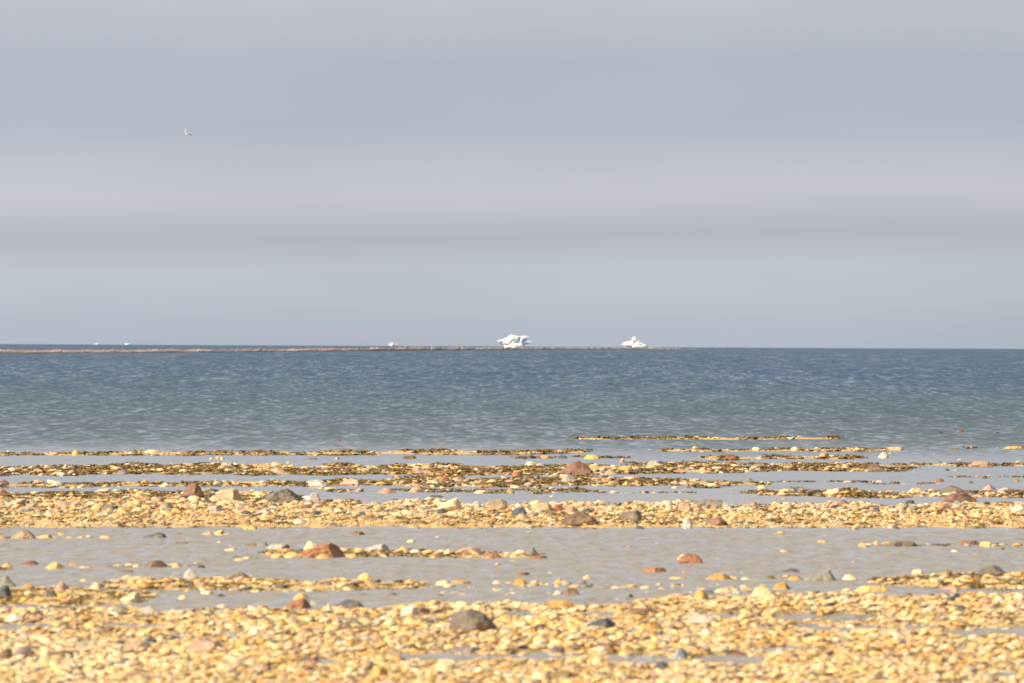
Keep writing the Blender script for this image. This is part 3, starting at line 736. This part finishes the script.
    (765, 627, 14, 5, 'grey', 'dome', None, ''), (895, 638, 19, 6, 'white', 'slab', None, ''), (718, 640, 7, 4.6, 'blackish', 'dome', None, ''), (770, 664, 6, 4, 'blackish', 'dome', None, ''), (707, 633.6, 14, 5, 'white', 'slab', None, ''), (942, 625.6, 12, 4, 'mauve grey', 'slab', None, ''), (533, 634, 12, 6, 'ochre', 'dome', None, ''),
    (505, 622, 18, 8, 'yellow', 'dome', None, ''), (645, 614, 28, 6, 'brown', 'slab', None, ''), (560, 607, 28, 7, 'ochre', 'slab', None, ''), (390, 626, 18, 9, 'cream', 'dome', None, ''), (427, 625, 16, 6, 'olive', 'slab', None, ''), (598, 664, 12, 6.4, 'cream', 'block', None, ''), (365, 640, 16, 6, 'grey', 'dome', None, ''),
    (736, 682, 20, 7, 'reddish brown', 'dome', None, ''), (420, 652, 16, 5, 'ochre', 'slab', None, ''), (384, 622, 15, 7, 'white', 'dome', None, ''), (1020, 600, 16, 8, 'cream', 'dome', None, ''), (985, 603, 14, 6, 'pink', 'dome', None, ''), (520, 628, 22, 7, 'cream', 'slab', None, ''),
]
N_TARGET = 300
print('stones catalogued', len(S))
# further middling stones of the near shingle and of the ridge, up to about three hundred
r2 = random.Random(5)
occ = [(s[0], s[1]) for s in S]
tries = 0
while len(S) < N_TARGET and tries < 9000:
    tries += 1
    if r2.random() < .6:
        x = r2.uniform(4, 1020); y = r2.uniform(603, 680); wpx = r2.uniform(11, 18)
    else:
        x = r2.uniform(4, 1020); y = r2.uniform(505, 525); wpx = r2.uniform(9, 14)
    if cover(np.array([x]), np.array([y]))[0] < .9 or any(abs(x - a) < 17 and abs(y - q) < 6 for a, q in occ):
        continue
    occ.append((x, y))
    cname = r2.choices(['cream', 'yellow', 'ochre', 'tan', 'pink', 'white', 'grey', 'pale grey', 'slate grey', 'reddish brown'], [5, 6, 3, 4, 4, 2, 2, 2, 1.2, 1])[0]
    S.append((x, y, wpx, wpx * r2.uniform(.36, .56), cname, r2.choice(['dome', 'dome', 'slab', 'wedge', 'block']), None, ''))

# labels: landmarks have their own; every other stone is told by look and by its place beside the nearest landmark
LM = [(i, s) for i, s in enumerate(S) if s[6]]


def zone(x, y):
    if y < 463: return 'far out by the sea'
    if y < 477: return 'on the dark weed bar'
    if y < 497.5: return 'among the weedy lines'
    if y < 530: return 'on the shingle ridge'
    if y < 573: return 'in the wet flat'
    if y < 601: return 'by the near pools'
    return 'in the near shingle'


def size_word(w_):
    return 'tiny' if w_ < 8 else 'small' if w_ < 13 else 'mid-sized' if w_ < 20 else 'large'


SHAPE = {'dome': 'rounded', 'slab': 'flat', 'tri': 'pointed', 'wedge': 'sloping', 'block': 'blocky'}
pend = {}
for i, s in enumerate(S):
    if s[6]: continue
    j, L = min(LM, key=lambda q: abs(q[1][0] - s[0]) + 5.0 * abs(q[1][1] - s[1]))
    dx, dy = s[0] - L[0], s[1] - L[1]
    if abs(dx) > 2.4 * abs(dy) or abs(dx) > L[2] * .75 + 4:
        rel = 'right of' if dx > 0 else 'left of'
    else:
        rel = 'below' if dy > 0 else 'above'
    pend.setdefault((SHAPE[s[5]], s[4], rel, L[7]), []).append((abs(dx) + 5 * abs(dy), i))
LABEL = {i: s[6] for i, s in enumerate(S) if s[6]}
ORD = ['nearest', 'second nearest', 'third nearest', 'fourth nearest', 'fifth nearest', 'sixth nearest', 'seventh nearest', 'eighth nearest', 'ninth nearest']
for (shape, cname, rel, short), lst in pend.items():
    lst.sort()
    for k, (_, i) in enumerate(lst):
        art = 'stone'
        head = f"{size_word(S[i][2])} {shape} {cname} {art}"
        if len(lst) == 1:
            LABEL[i] = f"{head} {rel} the {short}"
        else:
            LABEL[i] = f"{ORD[min(k, 8)]} {head} {rel} the {short}"
        if len(LABEL[i].split()) > 16:
            LABEL[i] = LABEL[i].replace(size_word(S[i][2]) + ' ', '')
GROUP = 'stones and boulders strewn over the beach'
SX, SY, SZ = place(np.array([s[0] for s in S]), np.array([s[1] for s in S]))
stone_top = []
for i, s in enumerate(S):
    x, y, wpx, hpx, cname, style = s[:6]
    m = SY[i] / F
    w_, h_ = wpx * m, hpx * m
    d_ = w_ * (.62 + .3 * random.random())
    sub = 5 if wpx > 38 else 4 if wpx >= 17 else 3
    big = wpx >= 24 or w_ > .32
    me = rock_mesh('boulder' if big else 'stone', w_, d_, h_, style, 100 + i, sub)
    o = link('boulder' if big else 'stone', me, M_STONE)
    o.location = (SX[i], SY[i] + d_ * .45, SZ[i] - .004)
    o.rotation_euler.z = random.uniform(-.12, .12)
    c = np.array(PAL[cname]) * random.uniform(.9, 1.1)
    o.color = (*np.clip(c, 0, .85), 1)
    tag(o, LABEL[i], 'boulder' if big else 'stone', GROUP)
    stone_top.append((SX[i], SY[i] + d_ * .45, w_ / 2, d_ / 2))
stone_top = np.array(stone_top)

# ------------------------------------------------------------------ pebbles: far too many to count
PK = []
for sub in (1, 2):
    shp = []
    for k in range(22):
        r = np.random.default_rng(900 + k + 100 * sub)
        V = ICO[sub][0].copy()
        off = r.uniform(-50, 50, 3)
        nz = np.array([mnoise.noise(Vector(v * 1.2 + off)) for v in V])
        V = V * (1 + .55 * nz[:, None])
        for _ in range(8):
            n = r.normal(size=3); n /= np.linalg.norm(n)
            sdist = V @ n - r.uniform(.4, .85)
            V = V - np.where(sdist > 0, sdist, 0)[:, None] * n * .95
        V = V / np.abs(V).max(0)
        shp.append(V)
    PK.append(np.array(shp))
names = ['cream', 'yellow', 'ochre', 'tan', 'pink', 'white', 'grey', 'pale grey', 'slate grey', 'reddish brown', 'blackish', 'brown']
pw = np.array([.33, .32, .10, .09, .045, .03, .03, .025, .022, .02, .010, .02]); pw /= pw.sum()
pal = np.array([PAL[n] for n in names])

PPX, PPY, PSZ = [], [], []


def scatter(b, n_per_px, x_lim=(-700, 1724)):
    k = b['k']
    x0, x1 = max(x_lim[0], k[0][0]), min(x_lim[1], k[-1][0])
    ylo = min(p[1] for p in k) - 4; yhi = min(max(p[2] for p in k) + 1, 860)
    n = int((x1 - x0) * (yhi - ylo) * n_per_px * b['den'] * (1 - .58 * b['weed']))
    px = rng.uniform(x0, x1, n); py = rng.uniform(ylo, yhi, n)
    thin = np.where((px < -40) | (px > 1064) | (py > 705), .30, 1.0)
    keep = rng.uniform(size=n) < in_band(b, px, py) * (1 - .97 * pool(px, py)) * thin
    PPX.append(px[keep]); PPY.append(py[keep]); PSZ.append(np.full(keep.sum(), b['sz']))


for b in BANDS:
    yref = np.mean([p[1] for p in b['k']])
    scatter(b, .42 if yref < 498 else .32 if yref < 530 else .20)
# strays in the pools and flats
n = 900
px = rng.uniform(-100, 1124, n); py = rng.uniform(450, 606, n)
kp = (cover(px, py) < .1) & (vnoise(px / 60, py / 4, 77) > .62)
PPX.append(px[kp]); PPY.append(py[kp]); PSZ.append(np.full(kp.sum(), .9))
px = np.concatenate(PPX); py = np.concatenate(PPY); psz = np.concatenate(PSZ)
X, Y, Z = place(px, py)
near = py > 530
wid = np.where(near, rng.lognormal(math.log(4.7), .62, len(px)), rng.lognormal(math.log(4.6), .40, len(px)))
wid = np.clip(wid * psz * np.where(near, .6 + .85 * vnoise(X * 1.6, Y * .45, 83), 1), 1.8, 14) * Y / F
ridge = (py > 499) & (py < 530)
wid = wid * np.where(ridge, np.interp(py, [500, 512, 520, 528], [1.3, 1.15, .85, .72]), 1.0)
off_side = (px < -40) | (px > 1064) | (py > 705)
wid = wid * np.where(off_side, 1.45, 1.0)
hgt = wid * rng.uniform(.12, .33, len(px))
dep_ = wid * rng.uniform(.6, .95, len(px))
# keep clear of the bigger stones
inside = np.zeros(len(px), bool)
for (sx_, sy_, rw, rd) in stone_top:
    inside |= ((X - sx_) / (rw * .85)) ** 2 + ((Y - sy_) / (rd * .85)) ** 2 < 1
ok = ~inside
X, Y, Z, wid, hgt, dep_, px, py, off_side = [a[ok] for a in (X, Y, Z, wid, hgt, dep_, px, py, off_side)]
N = len(X)
ci = rng.choice(len(names), size=N, p=pw)
gi = rng.choice(len(names), size=N, p=np.array([.16, .16, .08, .18, .18, .06, .07, .05, .03, .02, .0, .01]))
back = (py > 480) & (py < 515) & (rng.uniform(size=N) < np.interp(py, [480, 498, 508, 516], [.35, .8, .6, .0]))
ci = np.where(back, gi, ci)
cols = pal[ci] * rng.uniform(.86, 1.14, (N, 1)) * (1 + rng.normal(0, .04, (N, 3)))
# patches where one kind of stone prevails
patch = vnoise(X * 1.1, Y * .5, 91)
cols = cols * (1 - .35 * np.clip(patch - .6, 0, 1)[:, None] * np.array([.6, 1, 1.5]))
pale = np.clip(vnoise(X * .8 + 40, Y * .35, 97) - .5, 0, .5)[:, None] * .9 * (cols[:, :1] > .45)
cols = cols * (1 - pale) + np.array([.80, .64, .39]) * pale
cols = np.clip(cols, .02, .86)
small = (wid * F / Y < 4.2) | off_side
Vall, Fall, Call = [], [], []
base = 0
for sub, msk in ((1, small), (2, ~small)):
    idx = np.nonzero(msk)[0]
    T = PK[sub - 1]
    V = T[rng.integers(0, len(T), len(idx))].copy()
    th = rng.uniform(-.4, .4, len(idx)) + (rng.uniform(size=len(idx)) < .5) * math.pi
    tl = rng.normal(0, .22, len(idx))
    V = V * np.stack([wid[idx] / 2, dep_[idx] / 2, hgt[idx] * .75], -1)[:, None, :]
    # tip a little, then turn
    c_, s_ = np.cos(tl)[:, None], np.sin(tl)[:, None]
    vx = V[..., 0] * c_ - V[..., 2] * s_; vz = V[..., 0] * s_ + V[..., 2] * c_
    c_, s_ = np.cos(th)[:, None], np.sin(th)[:, None]
    gx = vx * c_ - V[..., 1] * s_; gy = vx * s_ + V[..., 1] * c_
    V = np.stack([gx + X[idx][:, None], gy + Y[idx][:, None], vz + (Z[idx] + hgt[idx] * .28)[:, None]], -1)
    fc = ICO[sub][1]
    nv = V.shape[1]
    Fx = fc[None] + (np.arange(len(idx)) * nv)[:, None, None] + base
    Vall.append(V.reshape(-1, 3)); Fall.append(Fx.reshape(-1, 3)); Call.append(np.repeat(cols[idx], nv, 0))
    base += len(idx) * nv
me = mesh_np('pebbles', np.concatenate(Vall), np.concatenate(Fall), smooth=True)
colour_attr(me, np.concatenate(Call))
tag(link('pebbles', me, M_PEBBLE), 'golden pebbles covering the shingle bars and the near beach', 'pebbles', kind='stuff')
print('pebbles', N, 'faces', len(me.polygons))

# ------------------------------------------------------------------ seaweed: matted fronds between the stones of the far bars
WX, WY, WZ = [], [], []
for b in BANDS:
    if b['weed'] < .05: continue
    k = b['k']
    x0, x1 = max(-700, k[0][0]), min(1724, k[-1][0])
    ylo = min(p[1] for p in k) - 3; yhi = min(max(p[2] for p in k) + 1, 700)
    n = int((x1 - x0) * (yhi - ylo) * .32 * b['weed'])
    px = rng.uniform(x0, x1, n); py = rng.uniform(ylo, yhi, n)
    kp = (rng.uniform(size=n) < in_band(b, px, py) * np.where((px < -60) | (px > 1084), .45, 1)) & (vnoise(px / 26, py / 3.0, 61) > .34)
    a, bb, cc = place(px[kp], py[kp])
    WX.append(a); WY.append(bb); WZ.append(cc)
WX, WY, WZ = np.concatenate(WX), np.concatenate(WY), np.concatenate(WZ)
nb = 9
NW = len(WX)
scl = WY / F
cxx = np.repeat(WX, nb) + rng.normal(0, 1, NW * nb) * np.repeat(scl, nb) * 3.2
cyy = np.repeat(WY, nb) + rng.normal(0, 1, NW * nb) * np.repeat(scl, nb) * 3.2
L_ = np.repeat(scl, nb) * rng.uniform(2.5, 6.5, NW * nb)
Wd = L_ * rng.uniform(.16, .34, NW * nb)
ang = rng.uniform(0, 2 * math.pi, NW * nb)
zz0 = np.repeat(WZ, nb) + np.repeat(scl, nb) * rng.uniform(.0, 1.2, NW * nb)
lift = np.repeat(scl, nb) * rng.uniform(.3, 1.2, NW * nb)
ca, sa = np.cos(ang), np.sin(ang)
rows = []
for u, zf, wf in ((-.5, 0, .5), (-.1, 1, 1.0), (.25, .8, .9), (.5, -.1, .3)):
    for sgn in (-1, 1):
        rows.append(np.stack([cxx + ca * L_ * u - sa * Wd * wf * sgn, cyy + sa * L_ * u + ca * Wd * wf * sgn, zz0 + lift * zf + sgn * Wd * .25], -1))
V = np.stack(rows, 1).reshape(-1, 3)
fc = np.array([[0, 1, 3, 2], [2, 3, 5, 4], [4, 5, 7, 6]])
Fx = (fc[None] + (np.arange(NW * nb) * 8)[:, None, None]).reshape(-1, 4)
me = mesh_np('seaweed', V, Fx)
wc_ = np.array([[.125, .072, .011], [.18, .10, .014], [.08, .045, .010], [.28, .16, .025]])[rng.integers(0, 4, NW)]
colour_attr(me, np.repeat(wc_, nb * 8, 0))
tag(link('seaweed', me, M_WEED), 'dark olive brown seaweed matted between the far stones', 'seaweed', kind='stuff')


# ------------------------------------------------------------------ icebergs
def ice_piece(pieces, seed, sub=4, rough=.22):
    """one mesh out of overlapping worn lumps: (cx, cy, cz, rx, ry, rz, lean along x)"""
    VV, FF, base = [], [], 0
    r = np.random.default_rng(seed)
    for (cx, cy, cz, rx, ry, rz, lean) in pieces:
        V, Fc = ICO[sub]
        V = V.copy()
        off = r.uniform(-40, 40, 3)
        nz = np.array([mnoise.noise(Vector(v * 1.6 + off)) + .5 * mnoise.noise(Vector(v * 4 + off)) for v in V])
        V = V * (1 + rough * nz[:, None])
        for _ in range(12):
            n = r.normal(size=3); n /= np.linalg.norm(n)
            s_ = V @ n - r.uniform(.5, .88)
            V = V - np.where(s_ > 0, s_, 0)[:, None] * n * .9
        V = V * [rx, ry, rz]
        V[:, 0] += V[:, 2] * lean
        VV.append(V + [cx, cy, cz]); FF.append(Fc + base); base += len(V)
    return np.concatenate(VV), np.concatenate(FF)


def iceberg(px, foot, Y, pieces, blue, label, seed):
    """pieces in photo pixels relative to (px, foot), y in pixels of depth"""
    x, _, z = at_depth(px, foot, Y)
    m = Y / F
    root = bpy.data.objects.new('iceberg', None)
    C.objects.link(root)
    root.location = (x, Y, 0)
    tag(root, label, 'iceberg', 'icebergs on the horizon')
    sc_ = lambda P_: [(a * m, b_ * m, z + c_ * m, d_ * m, e_ * m, f_ * m, g_) for (a, b_, c_, d_, e_, f_, g_) in P_]
    V, Fc = ice_piece(sc_(pieces), seed)
    me = mesh_np('ice_body', V, Fc, smooth=False)
    link('ice_body', me, M_ICE, root)
    if blue:
        V, Fc = ice_piece(sc_(blue), seed + 50, 3)
        me = mesh_np('blue_ice', V, Fc, smooth=False)
        link('blue_ice', me, M_BLUEICE, root)
    return root


iceberg(514, 347.5, 6000,
        [(-5, 0, 6.6, 10, 8, 5.0, .3), (-11, 1, 6.6, 6.2, 4, 1.9, .2), (1, 0, 8.4, 8, 7, 4.2, .1), (8, 0, 10.2, 8.5, 4.4, 1.9, 1.6), (10, -1, 4.8, 8, 4.6, 1.9, 1.2),
         (4, -5, 1.8, 9, 6, 3.2, .2), (-6, 0, 1.6, 6, 6, 3.0, .6), (-2, 0, 11.0, 5, 4, 1.6, .2), (-1.5, -4, 4.8, 5, 4, 3.4, .3), (1, -3, 8.2, 3.4, 3, 2.2, .3)],
        [(7, -2.6, 6.8, 6.0, 3.6, 3.4, .5)], 'large white iceberg with two horns and a blue hollow behind the far spit', 3)
iceberg(634, 348, 7000,
        [(-5, 0, 3.6, 7, 6, 3.2, .5), (1, 0, 6.4, 4.2, 4, 4.2, .45), (0, 0, 9.2, 2.6, 2.2, 2.0, .6), (6, -2, 3.4, 5.0, 5, 4.0, -.7), (10.5, -3, 1.8, 3.6, 4, 2.2, .2), (3, -5, 1.0, 7, 4, 2.0, 0), (-1, -2, 7.2, 3.0, 2.0, 1.6, .9), (4.6, -1, 6.6, 2.6, 2, 1.3, -.6)],
        [(3.5, -2.6, 3.4, 4, 4, 2.6, 0)], 'peaked white iceberg, smaller than the horned one, near the end of the spit', 13)
iceberg(393, 348, 4000, [(-1.2, 0, 3.2, 3.6, 3, 2.5, .1), (2, 0, 2.8, 3.0, 2.4, 2.2, .1)], [], 'small white block of ice standing just above the far spit', 23)
iceberg(97, 344.6, 20000, [(0, 0, .5, 2.2, 2, .9, .2), (-1.6, 0, .4, 1.6, 2, .6, .2)], [], 'tiny white iceberg on the horizon, leftmost of all', 33)
iceberg(127, 344.7, 20000, [(0, 0, .4, 2.4, 2, .7, .2), (2.4, 0, .5, .8, 1, 1.1, .1)], [], 'tiny white iceberg on the horizon, second from the left', 43)

# ------------------------------------------------------------------ gull in flight
t = NT('gull_plumage')
at = t.n('ShaderNodeAttribute', attribute_name='tint')
tco = t.n('ShaderNodeTexCoord')
nn = t.noise(tco.outputs['Object'], 60, 2, .5)
t.bsdf(**{'Base Color': t.mix(.12, at.outputs['Color'], nn.outputs['Color'], 'MULTIPLY'), 'Roughness': .75})
M_GULL = t.m
t = NT('gull_beak')
tco = t.n('ShaderNodeTexCoord')
t.bsdf(**{'Base Color': t.mix(t.noise(tco.outputs['Object'], 40).outputs[0], (.65, .42, .06, 1), (.5, .30, .05, 1)), 'Roughness': .4})
M_BEAK = t.m
t = NT('gull_eye')
tco = t.n('ShaderNodeTexCoord')
t.bsdf(**{'Base Color': t.mix(t.noise(tco.outputs['Object'], 40).outputs[0], (.02, .02, .02, 1), (.04, .035, .02, 1)), 'Roughness': .2})
M_EYE = t.m


def gull(px, py, Y, span_px):
    x, _, z = at_depth(px, py, Y)
    # body rings along local -X (head at -X)
    rings = [(-.30, .012, .012, .035), (-.285, .03, .032, .033), (-.25, .042, .045, .028), (-.21, .042, .042, .016), (-.16, .058, .058, .004), (-.08, .082, .080, 0),
             (.02, .086, .082, 0), (.10, .066, .058, .004), (.17, .044, .034, .010), (.22, .050, .016, .014), (.31, .075, .008, .018)]
    bm = bmesh.new()
    NS = 12
    R = []
    for (bx_, ry, rz, cz) in rings:
        R.append([bm.verts.new((bx_, ry * math.cos(2 * math.pi * k / NS), cz + rz * math.sin(2 * math.pi * k / NS))) for k in range(NS)])
    side_faces = {}
    for i in range(len(R) - 1):
        for k in range(NS):
            f = bm.faces.new((R[i][k], R[i][(k + 1) % NS], R[i + 1][(k + 1) % NS], R[i + 1][k]))
            side_faces[(i, k)] = f
    bm.faces.new(R[0][::-1]); bm.faces.new(R[-1])
    # wings grow out of the shoulder faces by extrusion, so the body stays one surface
    # one wing raised steeply, the other reaching down and out with its dark tip, as in the photograph
    for ks, path in (((0, 1), [(.18, .0, -.02, .9), (.32, -.06, -.02, .75), (.44, -.13, .06, .5), (.52, -.18, .15, .12)]),
                     ((5, 4), [(-.14, .15, -.02, .95), (-.19, .32, -.02, .8), (-.16, .46, .06, .6), (-.10, .56, .15, .15)])):
        fs = [side_faces[(i, k)] for i in (4, 5, 6) for k in (ks[1] if ks[0] == 0 else ks[1],)]
        prev = None
        for (dy, dz, dx, chord) in path:
            ret = bmesh.ops.extrude_face_region(bm, geom=fs)
            vs = [g_ for g_ in ret['geom'] if isinstance(g_, bmesh.types.BMVert)]
            nf = [g_ for g_ in ret['geom'] if isinstance(g_, bmesh.types.BMFace)]
            bmesh.ops.delete(bm, geom=[f for f in fs if f.is_valid], context='FACES_ONLY')
            fs = nf
            xs_ = [v.co.x for v in vs]
            xm = (min(xs_) + max(xs_)) / 2
            xr = max(max(xs_) - min(xs_), 1e-4)
            for v in vs:
                u = (v.co.x - xm) / xr
                up = 1 if v.co.z > sum(q.co.z for q in vs) / len(vs) else -1
                v.co = Vector((dx + u * .36 * chord, dy + up * .004 * (1 if ks[0] == 0 else 1), dz + up * .010 * chord))
    bmesh.ops.recalc_face_normals(bm, faces=bm.faces)
    me = bpy.data.meshes.new('gull')
    bm.to_mesh(me); bm.free()
    V = np.array([v.co[:] for v in me.vertices])
    cols = np.tile(np.array([.62, .60, .57]), (len(V), 1))
    wing = (V[:, 1] > .14) | (V[:, 2] > .16)
    cols[wing] = (.34, .35, .37)
    cols[V[:, 1] > .30] = (.04, .04, .045)
    cols[V[:, 2] > .52] = (.10, .10, .105)
    colour_attr(me, cols)
    me.polygons.foreach_set('use_smooth', [True] * len(me.polygons))
    o = link('gull', me, M_GULL)
    ss = o.modifiers.new('sub', 'SUBSURF'); ss.levels = 2; ss.render_levels = 2
    o.location = (x, Y, z)
    o.rotation_euler = (0, math.radians(6), math.radians(-62))
    bm = bmesh.new()
    bmesh.ops.create_cone(bm, segments=8, radius1=.013, radius2=.003, depth=.06, cap_ends=True)
    me = bpy.data.meshes.new('beak'); bm.to_mesh(me); bm.free()
    bk = link('beak', me, M_BEAK, o); bk.location = (-.325, 0, .032); bk.rotation_euler = (0, math.radians(-95), 0)
    for sgn in (-1, 1):
        bm = bmesh.new(); bmesh.ops.create_icosphere(bm, subdivisions=2, radius=.007)
        me = bpy.data.meshes.new('eye'); bm.to_mesh(me); bm.free()
        ey = link('eye', me, M_EYE, o); ey.location = (-.268, sgn * .036, .043)
    tag(o, 'white gull with grey wings flying alone in the grey sky', 'gull')
    return o


gull(187.0, 134.0, 460, 8)
